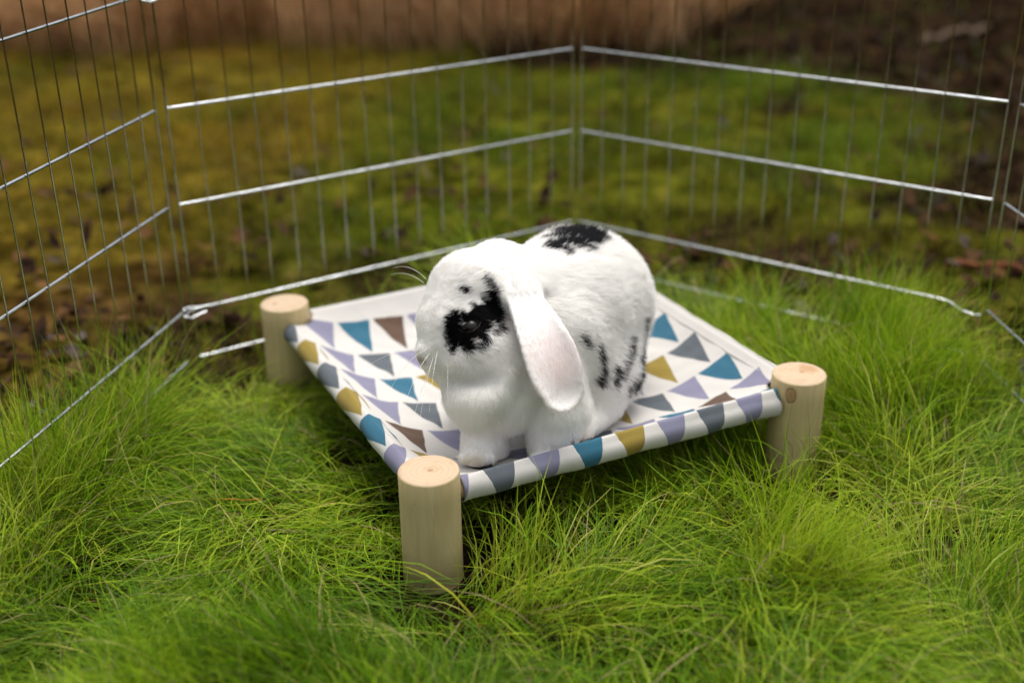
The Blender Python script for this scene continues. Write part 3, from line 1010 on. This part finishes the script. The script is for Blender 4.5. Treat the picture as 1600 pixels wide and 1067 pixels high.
M_SKIN = fur_mat("rabbit_coat", True)
M_FUR = fur_mat("rabbit_fur")
ORG = np.array([0.03, 1.18, 0.062])
rme = mesh_fast("rabbit", RV - ORG, RQ, True, coat_colour(RV), M_SKIN)
rabbit = obj("rabbit", rme, None, tuple(ORG))
tag(rabbit, "white lop-eared rabbit with black eye patch and black spots crouching on the hammock", "rabbit")

# the eye on the far side of the face
_lat = np.array([0.49, -0.87, 0.0]) / np.linalg.norm([0.49, -0.87, 0.0])
_e = np.array(EYE_C) - 0.055 * _lat
for _ in range(60):
    if rabbit_sdf(_e[None])[0] > -0.0052: break
    _e = _e - _lat * 0.0008
FAR_EYE = tuple(_e)

def make_fur(n_hair):
    T = np.concatenate([RQ[:, [0, 1, 2]], RQ[:, [0, 2, 3]]])
    A, B, C = RV[T[:, 0]], RV[T[:, 1]], RV[T[:, 2]]
    ar = np.linalg.norm(np.cross(B - A, C - A), axis=1)
    facing = np.ones(len(T))
    p = ar * facing
    # denser on the head, where the coat is short
    cen = (A + B + C) / 3
    head = np.linalg.norm(cen - np.array([-0.05, 1.125, 0.20]), axis=1) < 0.065
    p = p * np.where(head, 2.2, 1.0)
    ti = rng.choice(len(T), n_hair, p=p / p.sum())
    r1 = np.sqrt(rng.random(n_hair)); r2 = rng.random(n_hair)
    P = A[ti] * (1 - r1)[:, None] + B[ti] * (r1 * (1 - r2))[:, None] + C[ti] * (r1 * r2)[:, None]
    vn = RN[T[ti]]
    Nn = vn[:, 0] * (1 - r1)[:, None] + vn[:, 1] * (r1 * (1 - r2))[:, None] + vn[:, 2] * (r1 * r2)[:, None]
    Nn /= np.linalg.norm(Nn, axis=1)[:, None] + 1e-9
    d, ds = rabbit_sdf(P, True)
    w = np.exp(-np.clip(ds, 0, None) / 0.006)
    flows = np.array([np.array(r[6], float) / np.linalg.norm(r[6]) for r in RABBIT] + [(0.30, -0.38, -0.87), (-0.1, 0.1, -0.95)])
    lens = np.array([r[7] for r in RABBIT] + [0.0055, 0.0055])
    isear = (ds[-2] < 0.0022) | (ds[-1] < 0.0022)
    down = sstep(0.252, 0.205, P[:, 2])
    w[-2:] = np.where(isear[None, :], w[-2:] * 50 * down[None, :] ** 2, 0)
    wl = w.copy(); wl[:-2] *= np.where(isear, 1 - down, 1)[None, :]
    wl = wl / (wl.sum(0) + 1e-9)
    w = w / w.sum(0)
    F = (w.T @ flows)
    L = (wl.T @ lens) * rng.uniform(0.6, 1.15, n_hair)
    # swirl the coat a little, in locks
    jit = np.stack([vnoise(P, 110, 40 + i) - 0.5 for i in range(3)], 1) * 1.1 + np.stack([vnoise(P, 38, 50 + i) - 0.5 for i in range(3)], 1) * 0.9
    F = F + jit * np.where(isear, 0.15 + 0.5 * (1 - down), 0.75)[:, None] + rng.normal(0, 0.2, (n_hair, 3))
    F = F - Nn * np.sum(F * Nn, 1)[:, None]
    F /= np.linalg.norm(F, axis=1)[:, None] + 1e-9
    lift = rng.uniform(0.35, 1.0, n_hair) * np.where(isear, 0.6, 1.0)
    # no fur where the body rests on the cloth, or inside the eye
    u, v = bed_uv(P)
    fz = fabric_z(u, v)
    ok = (P[:, 2] > fz + 0.006) & (np.linalg.norm(P - np.array(EYE_C), axis=1) > EYE_R + 0.0012) & (np.linalg.norm(P - np.array(FAR_EYE), axis=1) > EYE_R + 0.0012)
    K = 5
    Pts = np.zeros((n_hair, K, 3))
    cur = P - Nn * 0.0006
    Pts[:, 0] = cur
    for k in range(1, K):
        t = k / (K - 1)
        dv = Nn * (lift * (1.15 - 0.75 * t))[:, None] + F + np.array([0, 0, -0.28]) * t
        dv /= np.linalg.norm(dv, axis=1)[:, None]
        cur = cur + dv * (L / (K - 1))[:, None]
        Pts[:, k] = cur
    uu, vv_ = bed_uv(Pts.reshape(-1, 3))
    fz = fabric_z(uu, vv_).reshape(n_hair, K)
    Pts[..., 2] = np.maximum(Pts[..., 2], fz + 0.0025)
    cols = coat_colour(P + F * (L * np.where(isear, 0, np.where(L < 0.0105, 0.2, 0.62)))[:, None], rng.normal(0, 0.0013, n_hair))
    cols = cols * rng.uniform(0.96, 1.03, (n_hair, 1))
    Pts, cols, L = Pts[ok], cols[ok], L[ok]
    n = len(Pts)
    hc = bpy.data.hair_curves.new("fur")
    hc.add_curves([K] * n)
    hc.attributes["position"].data.foreach_set("vector", (Pts - ORG).astype(np.float32).ravel())
    ra = hc.attributes.get("radius") or hc.attributes.new("radius", 'FLOAT', 'POINT')
    base = np.where(L < 0.007, 0.00013, 0.00017)[:, None] * np.array([1.0, 1.0, 0.85, 0.6, 0.15])[None, :]
    ra.data.foreach_set("value", base.astype(np.float32).ravel())
    ca = hc.attributes.new("col", 'FLOAT_COLOR', 'CURVE')
    cc = np.ones((n, 4), np.float32); cc[:, :3] = np.clip(cols, 0, 0.985)
    ca.data.foreach_set("color", cc.ravel())
    hc.materials.append(M_FUR)
    o = bpy.data.objects.new("fur", hc)
    link(o, rabbit)
    return o
fur = make_fur(FUR_N)

def eye_mesh():
    seg, rings = 24, 14
    V, q = [], []
    for i in range(rings + 1):
        th = math.pi * i / rings
        for j in range(seg):
            a = 2 * math.pi * j / seg
            V.append((EYE_R * math.sin(th) * math.cos(a), EYE_R * math.sin(th) * math.sin(a), EYE_R * math.cos(th)))
    for i in range(rings):
        for j in range(seg):
            q.append((i * seg + j, (i + 1) * seg + j, (i + 1) * seg + (j + 1) % seg, i * seg + (j + 1) % seg))
    me = mesh_fast("eye", np.array(V), np.array(q), True)
    me.materials.append(M_EYE)
    return me
M_EYE, _nt, _b = new_mat("eye_gloss")
_tc = N_(_nt, "ShaderNodeTexCoord")
_nt.links.new(ramp_(_nt, noise_(_nt, _tc.outputs["Object"], 300, 2), [(0.3, (0.004, 0.003, 0.003)), (0.7, (0.012, 0.007, 0.005))]), _b.inputs["Base Color"])
_b.inputs["Roughness"].default_value = 0.3
eye_me = eye_mesh()
obj("eye", eye_me, rabbit, tuple(np.array(EYE_C) - ORG))
obj("eye", eye_me, rabbit, tuple(np.array(FAR_EYE) - ORG))
# lower lid: a thin brown-pink rim
M_LID = plain_mat("eyelid_skin", (0.03, 0.015, 0.013), 0.5, 0.3, 0.1, 200)
V, F = tube(np.array(LID) - ORG, [0.0003, 0.0006, 0.0008, 0.0008, 0.0006, 0.0003], 6)
obj("eyelid", mesh_fast("eyelid", V, F, True, None, M_LID), rabbit)
M_WHISK = plain_mat("whisker_hair", (0.82, 0.80, 0.76), 0.4, 0.3, 0.02)
for a, d, ln, sag in WHISKERS:
    a = np.array(a); d = np.array(d, float); d /= np.linalg.norm(d)
    t = np.linspace(0, 1, 9)[:, None]
    pts = a + d * ln * t + np.array([0, 0, -sag]) * t ** 2 - ORG
    V, F = tube(pts, np.linspace(0.00028, 0.00006, 9), 5)
    obj("whisker", mesh_fast("whisker", V, F, True, None, M_WHISK), rabbit)

# ------------------------------------------------------------------ long grass in the pen
def blades(R, phi, th0, th1, L, W, c0, c1, K=5, twist=None, floor=None, ceil=None, gam=0.7):
    n = len(R)
    P = np.zeros((n, K, 3))
    P[:, 0] = R
    cur = R.copy()
    for k in range(1, K):
        t = (k - 0.5) / (K - 1)
        th = th0 + (th1 - th0) * t
        ph = phi + (twist * t if twist is not None else 0)
        st = np.sin(th)
        dv = np.stack([st * np.cos(ph), st * np.sin(ph), np.cos(th)], 1)
        cur = cur + dv * (L / (K - 1))[:, None]
        if floor is not None: cur[:, 2] = np.maximum(cur[:, 2], floor)
        if ceil is not None: cur[:, 2] = np.minimum(cur[:, 2], ceil)
        P[:, k] = cur
    side = np.stack([-np.sin(phi), np.cos(phi), np.zeros(n)], 1)
    side = side + rng.normal(0, 0.35, (n, 3))
    side /= np.linalg.norm(side, axis=1)[:, None]
    taper = np.interp(np.linspace(0, 1, K), [0, 0.3, 0.7, 1], [0.8, 1.0, 0.75, 0.06])
    return ribbons(P, W[:, None] * taper[None, :], side, c0, c1, gam)

HOLLOWS = [(-0.34, 0.94, 0.055), (0.03, 0.985, 0.028), (-0.18, 1.19, 0.04), (0.37, 0.96, 0.04), (0.25, 1.05, 0.035), (-0.10, 0.90, 0.03)]

def long_grass(n_tuft, per):
    C = np.stack([rng.uniform(-0.68, 0.68, n_tuft), rng.uniform(0.5, 1.78, n_tuft)], 1)
    pd = pen_depth(C)
    u, v = bed_uv(C)
    edge = pd + 0.10 * (vnoise(C, 9, 60) - 0.55) + 0.05 * sstep(-0.35, -0.5, C[:, 0]) * sstep(1.3, 1.15, C[:, 1])
    # thin strip of bare ground along the back left panel
    bl = sstep(0.16, 0.02, dist_line(C, FL, FK)) * sstep(0.0, -0.15, C[:, 0] + 0.05)
    keep = (edge > -0.012) & (rng.random(n_tuft) > bl * 0.85)
    keep &= rng.random(n_tuft) < np.where((np.abs(u) < BA * .46) & (np.abs(v) < BB * .46), 0.55, 1)
    # a few bare hollows
    hol = sstep(0.36, 0.26, vnoise(C, 8, 63))
    for hx, hy, hr in HOLLOWS:
        hol = np.maximum(hol, sstep(hr, hr * 0.4, np.hypot(C[:, 0] - hx, (C[:, 1] - hy) * 0.8)))
    keep &= rng.random(n_tuft) > hol * 0.85
    C = C[keep]
    nt_ = len(C)
    tall = vnoise(C, 5.0, 61)
    lie = sstep(0.15, 0.75, vnoise(C, 7.5, 62))
    head = 2 * np.pi * (vnoise(C, 4.2, 64) * 2.0 + 0.25 * vnoise(C, 11, 66)) + rng.normal(0, 0.45, nt_)
    shade = vnoise(C, 7.5, 65)
    ti = np.repeat(np.arange(nt_), per)
    n = len(ti)
    R2 = C[ti] + rng.normal(0, 0.011, (n, 2))
    u, v = bed_uv(R2)
    ok = np.ones(n, bool)
    for su, sv in LEGS:
        ok &= np.hypot(u - su * BA / 2, v - sv * BB / 2) > BR + 0.003
    R2, ti, u, v = R2[ok], ti[ok], u[ok], v[ok]
    n = len(R2)
    R = np.concatenate([R2, ground_z(R2)[:, None] - 0.002], 1)
    under = (np.abs(u) < BA / 2 + 0.01) & (np.abs(v) < BB / 2 + 0.01)
    near = (np.abs(u) < BA / 2 + 0.07) & (np.abs(v) < BB / 2 + 0.07)
    L = (0.07 + 0.095 * tall[ti]) * rng.uniform(0.55, 1.25, n)
    L = np.where(under, np.minimum(L, 0.055), L)
    L = np.where(near & ~under, L * 0.62, L)
    fence_side = sstep(0.13, 0.02, dist_line(R2, FQ, FL)) * sstep(1.42, 1.3, R2[:, 1])
    L = L * (1 + 0.45 * fence_side)
    lying = lie[ti] * (1 - 0.6 * fence_side)
    th0 = np.abs(rng.normal(0.15 + 0.75 * lying, 0.28, n))
    th1 = th0 + np.clip(rng.normal(0.75 + 1.2 * lying, 0.45, n), 0.05, 2.2)
    th1 = np.minimum(th1, 1.85)
    phi = head[ti] + rng.normal(0, 0.35 + 0.75 * vnoise(R2, 7, 67), n)
    # grass beside the cloth leans away or lies low so that it does not pierce it
    W = rng.uniform(0.00036, 0.0008, n) * (0.8 + 0.4 * tall[ti])
    W = np.where(rng.random(n) < 0.04, W * 1.6, W)
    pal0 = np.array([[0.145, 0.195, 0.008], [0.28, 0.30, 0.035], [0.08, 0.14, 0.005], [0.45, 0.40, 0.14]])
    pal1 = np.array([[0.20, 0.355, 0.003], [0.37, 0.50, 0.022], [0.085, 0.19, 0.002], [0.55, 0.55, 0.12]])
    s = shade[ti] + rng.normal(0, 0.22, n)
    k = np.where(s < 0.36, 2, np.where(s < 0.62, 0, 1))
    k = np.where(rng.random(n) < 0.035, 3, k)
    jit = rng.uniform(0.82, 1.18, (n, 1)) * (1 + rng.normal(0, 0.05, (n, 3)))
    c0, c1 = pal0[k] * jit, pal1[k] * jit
    dead = rng.random(n) < 0.035
    c0[dead] = np.array([0.30, 0.22, 0.11]); c1[dead] = np.array([0.42, 0.33, 0.17])
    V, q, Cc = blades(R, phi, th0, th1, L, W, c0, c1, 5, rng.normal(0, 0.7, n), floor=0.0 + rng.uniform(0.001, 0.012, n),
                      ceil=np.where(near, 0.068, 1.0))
    me = mesh_fast("long_grass", V, q, True, Cc, M_GRASS)
    o = obj("long_grass", me)
    tag(o, "long fine bright green grass covering the floor of the pen", "grass", None, "stuff")
    return o
long_grass(GRASS_TUFTS, 22)

# short mossy turf outside the pen
def short_turf(n):
    R2 = np.stack([rng.uniform(-2.3, 2.2, n), 1.2 + 3.2 * rng.random(n) ** 1.25], 1)
    inx = np.abs(R2[:, 0]) < 0.35 + 0.45 * R2[:, 1]
    hp = heap_mask(R2)
    pd = pen_depth(R2)
    ls = sstep(0.05, 0.35, -dist_line(R2, FQ, FL)) * sstep(0.2, -0.5, R2[:, 0])  # left turf: straw gold, partly the orange light leak put into the colour
    patch = vnoise(R2, 4.0, 70) * 0.6 + vnoise(R2, 11, 71) * 0.4
    near = sstep(2.4, 1.7, R2[:, 1])
    keep = inx & (pd < 0.03) & (rng.random(n) > hp * 0.93) & (patch > 0.33 + 0.17 * near + 0.12 * rng.random(n))
    R2, hp, ls, patch, near = R2[keep], hp[keep], ls[keep], patch[keep], near[keep]
    n = len(R2)
    R = np.concatenate([R2, ground_z(R2)[:, None] - 0.002], 1)
    L = rng.uniform(0.018, 0.05, n) * (0.6 + 0.9 * patch) * (1 - 0.35 * near)
    phi = rng.uniform(0, 2 * np.pi, n)
    th0 = np.abs(rng.normal(0.25, 0.25, n)); th1 = th0 + rng.uniform(0.2, 1.2, n)
    W = rng.uniform(0.0008, 0.0017, n)
    gre = np.array([0.085, 0.165, 0.004]); oli = np.array([0.140, 0.125, 0.006]); str_ = np.array([0.30, 0.17, 0.012])
    s = np.clip(vnoise(R2, 3.1, 72) * 1.3 + rng.normal(0, 0.15, n) - 0.38 + 0.35 * near, 0, 1)[:, None]
    c = gre * (1 - s) + oli * s
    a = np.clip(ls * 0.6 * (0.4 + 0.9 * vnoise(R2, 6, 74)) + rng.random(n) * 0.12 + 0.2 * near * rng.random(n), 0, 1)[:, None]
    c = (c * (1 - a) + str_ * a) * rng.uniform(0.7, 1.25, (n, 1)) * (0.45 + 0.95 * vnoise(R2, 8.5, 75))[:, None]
    V, q, Cc = blades(R, phi, th0, th1, L, W, c * 0.75, c * 1.1, 3)
    o = obj("short_turf", mesh_fast("short_turf", V, q, True, Cc, M_GRASS))
    tag(o, "short mossy olive turf beyond the wire pen", "grass", None, "stuff")
short_turf(110000)

# bank of tall dead grass at the back left
def dry_bank(n):
    R2 = np.stack([rng.uniform(-3.0, 1.2, n), 3.3 + 1.6 * rng.random(n)], 1)
    off = 0.35 * (vnoise(R2, 2.5, 80) - 0.5) + 0.25 * sstep(0.2, 1.0, R2[:, 0])
    keep = (R2[:, 1] > 3.52 + off) & (rng.random(n) > sstep(0.5, 1.0, R2[:, 0] + 0.3 * (vnoise(R2, 3, 81) - 0.5)))
    R2 = R2[keep]; n = len(R2)
    R = np.concatenate([R2, ground_z(R2)[:, None] - 0.005], 1)
    tt = vnoise(R2, 3.0, 82)
    L = rng.uniform(0.18, 0.62, n) * (0.5 + 0.8 * tt) * (1 - 0.65 * sstep(0.1, 0.85, R2[:, 0]))
    phi = 2 * np.pi * vnoise(R2, 2.0, 83) * 1.5 + rng.normal(0, 0.8, n)
    th0 = np.abs(rng.normal(0.2, 0.2, n)); th1 = th0 + rng.uniform(0.1, 1.5, n)
    W = rng.uniform(0.0015, 0.0045, n)
    s = np.clip(vnoise(R2, 4, 84)[:, None] + rng.normal(0, .2, (n, 1)), 0, 1)
    c = np.array([0.33, 0.165, 0.06]) * (1 - s) + np.array([0.66, 0.43, 0.23]) * s
    V, q, Cc = blades(R, phi, th0, th1, L, W, c * 0.7, c, 5)
    o = obj("dead_grass_bank", mesh_fast("dead_grass_bank", V, q, True, Cc, M_DRY))
    tag(o, "bank of tall brown dead grass behind the turf", "grass", None, "stuff")
dry_bank(15000)

# leaf litter
def litter(n):
    R2 = np.stack([rng.uniform(-2.2, 2.2, n), 1.25 + 3.2 * rng.random(n) ** 1.4], 1)
    hp = heap_mask(R2)
    pd = pen_depth(R2)
    band = sstep(2.6, 1.6, R2[:, 1]) * (vnoise(R2, 3.4, 90) > 0.45)
    pr = 0.06 + 0.9 * hp + 0.75 * band
    keep = (pd < -0.01) & (rng.random(n) < pr) & (np.abs(R2[:, 0]) < 0.35 + 0.45 * R2[:, 1])
    R2, hp = R2[keep], hp[keep]; n = len(R2)
    z = ground_z(R2) + rng.uniform(0.004, 0.022, n)
    s = rng.uniform(0.006, 0.019, n)
    # curled oval leaf of 3 x 4 points
    gu = np.array([-1, -.35, .35, 1.0]); gw = np.array([0.12, 0.6, 0.55, 0.05])
    loc = np.array([[(a, b * w, 0.45 * b * b * w + 0.25 * a * a) for b in (-1, 0, 1)] for a, w in zip(gu, gw)]).reshape(-1, 3)
    an = rng.uniform(0, 2 * np.pi, n); tl = rng.normal(0, 0.45, (n, 2))
    ca, sa = np.cos(an), np.sin(an)
    P = loc[None] * s[:, None, None]
    P[..., 2] *= rng.uniform(-0.6, 1.4, n)[:, None]
    zz = P[..., 2] + P[..., 0] * tl[:, :1] + P[..., 1] * tl[:, 1:]
    Xr = P[..., 0] * ca[:, None] - P[..., 1] * sa[:, None]
    Yr = P[..., 0] * sa[:, None] + P[..., 1] * ca[:, None]
    V = np.stack([Xr + R2[:, :1], Yr + R2[:, 1:], zz + z[:, None]], -1).reshape(-1, 3)
    b = (np.arange(n) * 12)[:, None]
    fq = np.array([(i * 3 + j, i * 3 + j + 1, i * 3 + j + 4, i * 3 + j + 3) for i in range(3) for j in range(2)])
    q = (b[:, :, None] + fq[None]).reshape(-1, 4)
    pal = np.array([[0.040, 0.022, 0.013], [0.075, 0.042, 0.022], [0.12, 0.062, 0.026], [0.085, 0.065, 0.062], [0.022, 0.014, 0.010]])
    kk = rng.choice(5, n, p=[.28, .25, .13, .14, .20])
    c = pal[kk] * rng.uniform(0.7, 1.3, (n, 1)) * (1 - 0.62 * hp[:, None])
    o = obj("leaf_litter", mesh_fast("leaf_litter", V, q, True, np.repeat(c, 12, 0), M_LEAF))
    tag(o, "brown and grey dead leaves scattered over soil beyond the pen", "dead leaves", None, "stuff")
litter(13000)

# sticks and stems that can be picked out
def stick(name, pts, r, mat, label, cat):
    P = np.array(pts, float)
    t = np.linspace(0, 1, 10)
    Q = np.stack([np.interp(t, np.linspace(0, 1, len(P)), P[:, i]) for i in range(3)], 1)
    Q += (np.stack([vnoise(np.stack([t * 9, t * 0 + i * 7.3], 1), 1.0, 91) for i in range(3)], 1) - 0.5) * r * 3
    org = Q[0].copy()
    V, F = tube(Q - org, r * np.interp(t, [0, .5, 1], [1, .9, .55]), 8)
    o = obj(name, mesh_fast(name, V, F, True, None, mat), None, tuple(org))
    tag(o, label, cat)
    return o
M_GREYWOOD = plain_mat("weathered_stick", (0.15, 0.105, 0.07), 0.85, 0.05, 0.3)
M_BARK = plain_mat("brown_bark", (0.10, 0.06, 0.035), 0.9, 0.05, 0.3)
M_RED = plain_mat("orange_bark", (0.14, 0.05, 0.018), 0.8, 0.15, 0.3)
M_STEM = plain_mat("orange_stem", (0.50, 0.17, 0.02), 0.6, 0.2, 0.15)
def gz(x, y, dz=0.0): return (x, y, float(ground_z(np.array([[x, y]]))[0]) + dz)
stick("fallen_stick", [gz(1.14, 3.36, .012), gz(1.25, 3.41, .018), gz(1.37, 3.47, .018)], 0.011, M_GREYWOOD, "pale bare stick lying on the dark soil at the back right", "stick")
stick("broken_branch", [gz(0.89, 3.16, .0), gz(0.90, 3.17, .05), gz(0.905, 3.19, .10)], 0.010, M_BARK, "short brown branch stub standing up from the dark soil", "stick")
stick("orange_stick", [gz(0.68, 1.76, .012), gz(0.76, 1.735, .015), gz(0.86, 1.70, .012)], 0.006, M_RED, "orange-brown stick lying outside the pen near the right edge", "stick")
stick("straw_stem", [gz(-0.195, 2.43, .02), gz(-0.18, 2.36, .025), gz(-0.157, 2.29, .015)], 0.0028, M_GREYWOOD, "pale straw stem lying on the mossy turf behind the pen", "stem")
stick("grass_stalk", [gz(-0.318, 1.085, .035), gz(-0.295, 1.083, .037), gz(-0.262, 1.088, .034)], 0.0008, M_STEM, "thin orange dead stalk lying in the green grass left of the front post", "stem")
